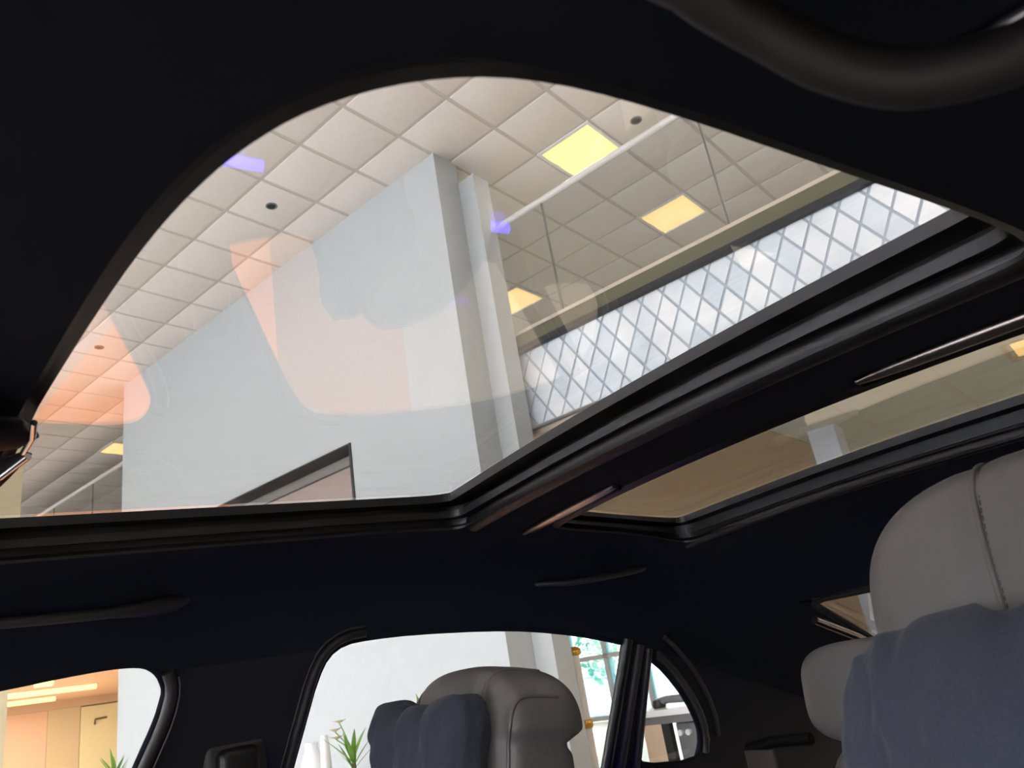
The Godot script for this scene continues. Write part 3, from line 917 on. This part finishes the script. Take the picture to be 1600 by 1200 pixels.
func plant(b: float, a: float, tip: float, n: int, label: String, seedn: int, flowers := false):
	var t := thing("potted_plant", sat(b, a, FLOOR), label, "plant", "potted plants along the white wall")
	var m := hall()
	m.lathe(S(b, a, FLOOR), [Vector2(0.1, 0.0), Vector2(0.15, 0.02), Vector2(0.19, 0.42), Vector2(0.2, 0.45), Vector2(0.17, 0.45), Vector2(0.165, 0.4)], 24)
	obj("pot", m, M.pot_white, t)
	m = hall(); m.lathe(S(b, a, FLOOR), [Vector2(0.166, 0.39), Vector2(0.1, 0.41), Vector2(0.01, 0.42)], 20); obj("soil", m, M.soil, t)
	m = hall(); var top := tip - 0.28; m.tube(PackedVector3Array([S(b, a, FLOOR + 0.38), S(b + 0.02, a - 0.01, (FLOOR + top) / 2), S(b, a, top)]), 0.014, 8); obj("stem", m, M.bark, t)
	var rng := RandomNumberGenerator.new(); rng.seed = seedn
	for k in n:
		m = hall()
		var an := TAU * k / n + rng.randf_range(-0.3, 0.3)
		var up := rng.randf_range(0.9, 2.2)
		var d := Vector3(cos(an), up, sin(an)).normalized()
		leaf_blade(m, S(b, a, top + rng.randf_range(-0.06, 0.03)), d, rng.randf_range(0.22, 0.32), 0.017, rng.randf_range(0.0, 0.08))
		obj("leaf", m, M.leaf, t)
	if flowers:
		for k in 3:
			m = hall()
			var c := S(b + rng.randf_range(-0.08, 0.08), a + rng.randf_range(-0.1, 0.1), top + 0.16 + 0.05 * k)
			for q in 7:
				var an := TAU * q / 7
				leaf_blade(m, c, Vector3(cos(an), 0.7, sin(an)).normalized(), 0.07, 0.026, 0.02)
			obj("flower", m, M.petal, t)
			m = hall(); m.tube(PackedVector3Array([S(b, a, top - 0.02), S(b, a, top + 0.08).lerp(c, 0.5), c]), 0.004, 6)
			obj("flower_stem", m, M.leaf, t)

func back_window_and_tree():
	# window in the rear wall, teal glazed
	var m := hall()
	for a in [7.2, 8.05, 8.9, 9.75]: sbox(m, 13.02, 13.16, a - 0.04, a + 0.04, FLOOR, 1.6)
	for u in [FLOOR + 0.05, 0.0, 1.55]: sbox(m, 13.02, 13.16, 7.2, 9.8, u - 0.04, u + 0.04)
	var w := struct("window_2", m, M.grey_box)
	for i in 3:
		for p in [[FLOOR + 0.09, -0.04], [0.04, 1.51]]:
			sbx("pane", 13.08, 13.1, 7.24 + 0.85 * i, 8.01 + 0.85 * i, p[0], p[1], M.teal_glass, w)
	var rng := RandomNumberGenerator.new(); rng.seed = 12
	var t := thing("tree", sat(17.5, 11.9, FLOOR - 0.25), "green tree outside behind the teal glazed window", "tree")
	m = hall(); m.tube(PackedVector3Array([S(17.5, 11.9, FLOOR - 0.25), S(17.6, 11.9, -0.2), S(17.5, 11.95, 0.9)]), [0.14, 0.1, 0.06], 10); obj("trunk", m, M.bark, t)
	m = hall()
	for k in 900:
		var d := Vector3(rng.randfn(), rng.randfn(), rng.randfn()).normalized() * pow(rng.randf(), 0.4)
		var c := S(17.5, 11.9, 0.5) + d * Vector3(1.2, 1.2, 1.2)
		leaf_blade(m, c, Vector3(rng.randfn(), rng.randfn() * 0.5, rng.randfn()).normalized(), 0.2, 0.06, 0.03)
	tag(obj("foliage", m, M.leaf, t), "", "", "", "stuff")

func warm_room():
	# the warm lit room far beyond the end of the white wall
	var m := hall(); sbox(m, 4.9, 13, 14.0, 25, 1.25, 1.35); struct("ceiling_room", m, M.peach)
	m = hall(); sbox(m, 4.9, 13, 23.9, 24.2, 1.03, 1.26); struct("trim_1", m, M.beige_panel)
	for p in [["peach_panel", 7.6, 8.62, M.peach, "tall peach wall panel in the warm lit far room"], ["cream_panel", 8.63, 9.44, M.cream, "cream wall panel between peach panel and pale yellow door"]]:
		m = hall(); sbox(m, 24.0 - 24.0 + p[1], p[2], 24.0, 24.1, FLOOR, 1.03)
		tag(obj(p[0], m, p[3]), p[4], "wall panel")
	var t := thing("yellow_door", sat(9.95, 24.0, FLOOR), "pale yellow door with dark angled handle in the far room", "door")
	sbx("door_leaf", 9.46, 10.6, 24.0, 24.06, FLOOR, 1.0, M.yellow_tile, t)
	m = hall(); m.tube(PackedVector3Array([S(9.82, 23.97, 0.50), S(9.82, 23.95, 0.63), S(10.13, 23.95, 0.65)]), 0.025, 8); obj("door_handle", m, M.olive_fascia, t)
	# tube lamps under its ceiling
	for p in [[18.8, 6.0, 7.7, "long warm tube lamp in the far room, longest of the row"], [21.6, 6.9, 7.9, "warm tube lamp in the far room nearest the peach panel"], [16.4, 5.65, 5.95, "short warm tube lamp at the front of the far room"]]:
		var lt := thing("tube_lamp", sat((p[1] + p[2]) / 2, p[0], 1.2), p[3], "ceiling lamp", "tube lamps in the far room")
		m = hall(); m.tube(PackedVector3Array([S(p[1], p[0], 1.18), S(p[2], p[0], 1.18)]), 0.055, 10); obj("lamp_tube", m, M.lamp_tube, lt)
		sbx("lamp_housing", p[1] - 0.05, p[2] + 0.05, p[0] - 0.07, p[0] + 0.07, 1.225, 1.248, M.white_gloss, lt)
		var al := AreaLight3D.new()
		al.name = "tube_light"; al.area_size = Vector2(p[2] - p[1], 0.1); al.light_color = Color(1.0, 0.92, 0.76); al.light_energy = 9.0; al.area_range = 30.0; al.shadow_enabled = true
		add_child(al, true)
		al.transform = SX * Transform3D(Basis(Vector3.RIGHT, -PI / 2), S((p[1] + p[2]) / 2, p[0], 1.11))

func furniture():
	# low counter out of direct view, placed for its warm reflection in the roof glass
	var t := thing("unseen_counter", sat(1.5, 2.3, FLOOR), "low wooden counter out of direct view, placed for its warm reflection in the roof glass", "counter")
	var y1 := -0.3
	var cnr := Vector2(0.885, 2.5); var lf := Vector2(0.25, 4.3); var rt := Vector2(1.43, 2.55)
	for f in [["wood_side", lf, cnr, M.orange_wood], ["wood_front", cnr, rt, M.beige_front]]:
		var m := MB.new()
		var a: Vector2 = f[1]; var b: Vector2 = f[2]
		var n := Vector2(-(b - a).y, (b - a).x).normalized() * 0.05
		var P := []
		for u in [-EYE, y1]:
			for p in [a, b, b + n, a + n]: P.append(C(p.x, p.y, u))
		for q in [[0, 1, 5, 4], [1, 2, 6, 5], [2, 3, 7, 6], [3, 0, 4, 7], [4, 5, 6, 7], [0, 3, 2, 1]]: m.quad(P[q[0]], P[q[1]], P[q[2]], P[q[3]])
		obj(f[0], m, f[3], t)
	var m := MB.new()
	var top := PackedVector2Array([cnr, rt, Vector2(1.1, 4.4), lf])
	var lo := []; var hi := []
	for p in top: lo.append(C(p.x, p.y, y1)); hi.append(C(p.x, p.y, y1 + 0.03))
	m.quad(hi[0], hi[1], hi[2], hi[3]); m.quad(lo[0], lo[1], lo[2], lo[3])
	for k in 4: m.quad(lo[k], lo[(k + 1) % 4], hi[(k + 1) % 4], hi[k])
	obj("counter_top", m, M.white_gloss, t)
	plant(3.6, 8.3, -0.06, 11, "potted plant with pale green blade leaves near the far end of the white wall", 5)
	plant(3.7, 4.02, 0.06, 12, "tallest potted plant, near the corner of the white wall", 6)
	plant(3.6, 4.66, -0.12, 10, "potted plant with cream flowers between the other plants", 7, true)
	# white vases on a plinth
	m = hall(); m.box(Vector3(3.4, FLOOR, -5.25), Vector3(3.8, -0.55, -4.9)); tag(obj("plinth", m, M.white_gloss), "white square plinth under the vases", "plinth")
	m = hall(); m.lathe(S(3.6, 5.13, -0.55), [Vector2(0.04, 0), Vector2(0.085, 0.08), Vector2(0.08, 0.18), Vector2(0.045, 0.27), Vector2(0.05, 0.31)], 24); tag(obj("vase", m, M.white_gloss), "round bellied white vase on the plinth", "vase")
	m = hall(); m.lathe(S(3.6, 4.97, -0.55), [Vector2(0.035, 0), Vector2(0.04, 0.1), Vector2(0.032, 0.3), Vector2(0.024, 0.345)], 20); tag(obj("bottle_vase", m, M.pot_white), "slim tall white vase on the plinth", "vase")
	# chrome post with gold cap
	t = thing("barrier_post", sat(6.5, 4.8, FLOOR), "pale barrier post with gold cap and ring by the column", "post")
	m = hall(); m.lathe(S(6.5, 4.8, FLOOR), [Vector2(0.17, 0), Vector2(0.17, 0.015), Vector2(0.05, 0.04), Vector2(0.045, 0.05)], 24); obj("post_base", m, M.chrome, t)
	m = hall(); m.tube(PackedVector3Array([S(6.5, 4.8, FLOOR + 0.04), S(6.5, 4.8, 0.05)]), 0.045, 16); obj("post_pole", m, M.white_gloss, t)
	m = hall(); m.lathe(S(6.5, 4.8, 0.05), [Vector2(0.06, 0), Vector2(0.075, 0.02), Vector2(0.07, 0.06), Vector2(0.03, 0.085)], 20); obj("post_cap", m, M.gold, t)
	m = hall(); m.lathe(S(6.5, 4.8, -0.62), [Vector2(0.055, 0), Vector2(0.065, 0.02), Vector2(0.065, 0.06), Vector2(0.055, 0.08)], 20); obj("post_ring", m, M.gold, t)
	# service table by the rear
	t = thing("service_table", sat(5.9, 3.1, FLOOR), "white topped beige service table seen through the quarter window", "table")
	sbx("table_top", 5.55, 6.3, 2.5, 3.62, -0.5, -0.455, M.white_gloss, t)
	sbx("apron", 5.6, 6.25, 2.52, 3.6, -0.56, -0.5, M.grey_box, t)
	sbx("beige_front_panel", 5.6, 5.64, 3.43, 3.6, FLOOR, -0.56, M.beige_panel, t)
	sbx("leg", 5.6, 5.66, 3.36, 3.43, FLOOR, -0.56, M.black_trim, t)
	sbx("leg", 5.6, 5.66, 2.52, 2.58, FLOOR, -0.56, M.black_trim, t)
	var cab := thing("grey_cabinet", sat(5.9, 3.0, FLOOR), "grey cabinet with two pale round knobs under the service table", "cabinet")
	m = hall(); m.rbox(Vector3(5.68, FLOOR, -3.35), Vector3(6.2, -0.57, -2.62), 0.01, 1); obj("cabinet_body", m, M.grey_box, cab)
	for a in [3.31, 3.24]:
		m = hall(); m.tube(PackedVector3Array([S(5.69, a, -0.64), S(5.65, a, -0.64)]), 0.022, 14); obj("knob", m, M.white_gloss, cab)
	t = thing("handset", sat(5.75, 3.3, -0.455), "grey handset lying on the white table top", "handset")
	m = hall(); m.tube(PackedVector3Array([S(5.75, 3.52, -0.42), S(5.75, 3.42, -0.4), S(5.75, 3.25, -0.405), S(5.75, 3.12, -0.42)]), [0.035, 0.028, 0.03, 0.036], 12); obj("handset_body", m, M.grey_box, t)
	m = hall(); m.lathe(S(5.75, 3.5, -0.455), [Vector2(0.05, 0), Vector2(0.055, 0.02), Vector2(0.045, 0.06)], 16); obj("handset_end", m, M.black_trim, t)

# ------------------------------------------------------------------ start
func _ready():
	var cam := Camera3D.new()
	cam.name = "camera"
	cam.transform = Transform3D(Basis(Vector3(0.82756916, -0.159385, 0.53826174), Vector3(-0.06785581, 0.92341381, 0.37775987), Vector3(-0.55724758, -0.3491466, 0.7533736)).orthonormalized(), Vector3(0, EYE, 0))
	cam.fov = rad_to_deg(2.0 * atan(600.0 / 1190.0))
	cam.near = 0.005; cam.far = 200.0
	var lens := CameraAttributesPhysical.new()   # small phone lens: only what is very close blurs
	lens.frustum_focal_length = 23.8; lens.frustum_focus_distance = 1.15; lens.exposure_aperture = 13.0; lens.frustum_near = 0.005; lens.frustum_far = 200.0
	cam.attributes = lens
	add_child(cam)
	cam.current = true
	var env := Environment.new()
	var sky := Sky.new()
	var sm := ProceduralSkyMaterial.new()
	sm.sky_top_color = Color(0.88, 0.92, 1.0); sm.sky_horizon_color = Color(1.0, 0.99, 0.98)
	sm.ground_bottom_color = Color(0.6, 0.6, 0.6); sm.ground_horizon_color = Color(0.85, 0.86, 0.88)
	sky.sky_material = sm
	env.background_mode = Environment.BG_SKY
	env.sky = sky
	env.background_energy_multiplier = 12.0
	env.tonemap_mode = Environment.TONE_MAPPER_LINEAR
	env.tonemap_exposure = 1.0
	env.sdfgi_enabled = true; env.ssao_enabled = true; env.ssil_enabled = true
	var we := WorldEnvironment.new()
	we.environment = env
	add_child(we)
	make_materials()
	showroom()
	cabin()
	seats()
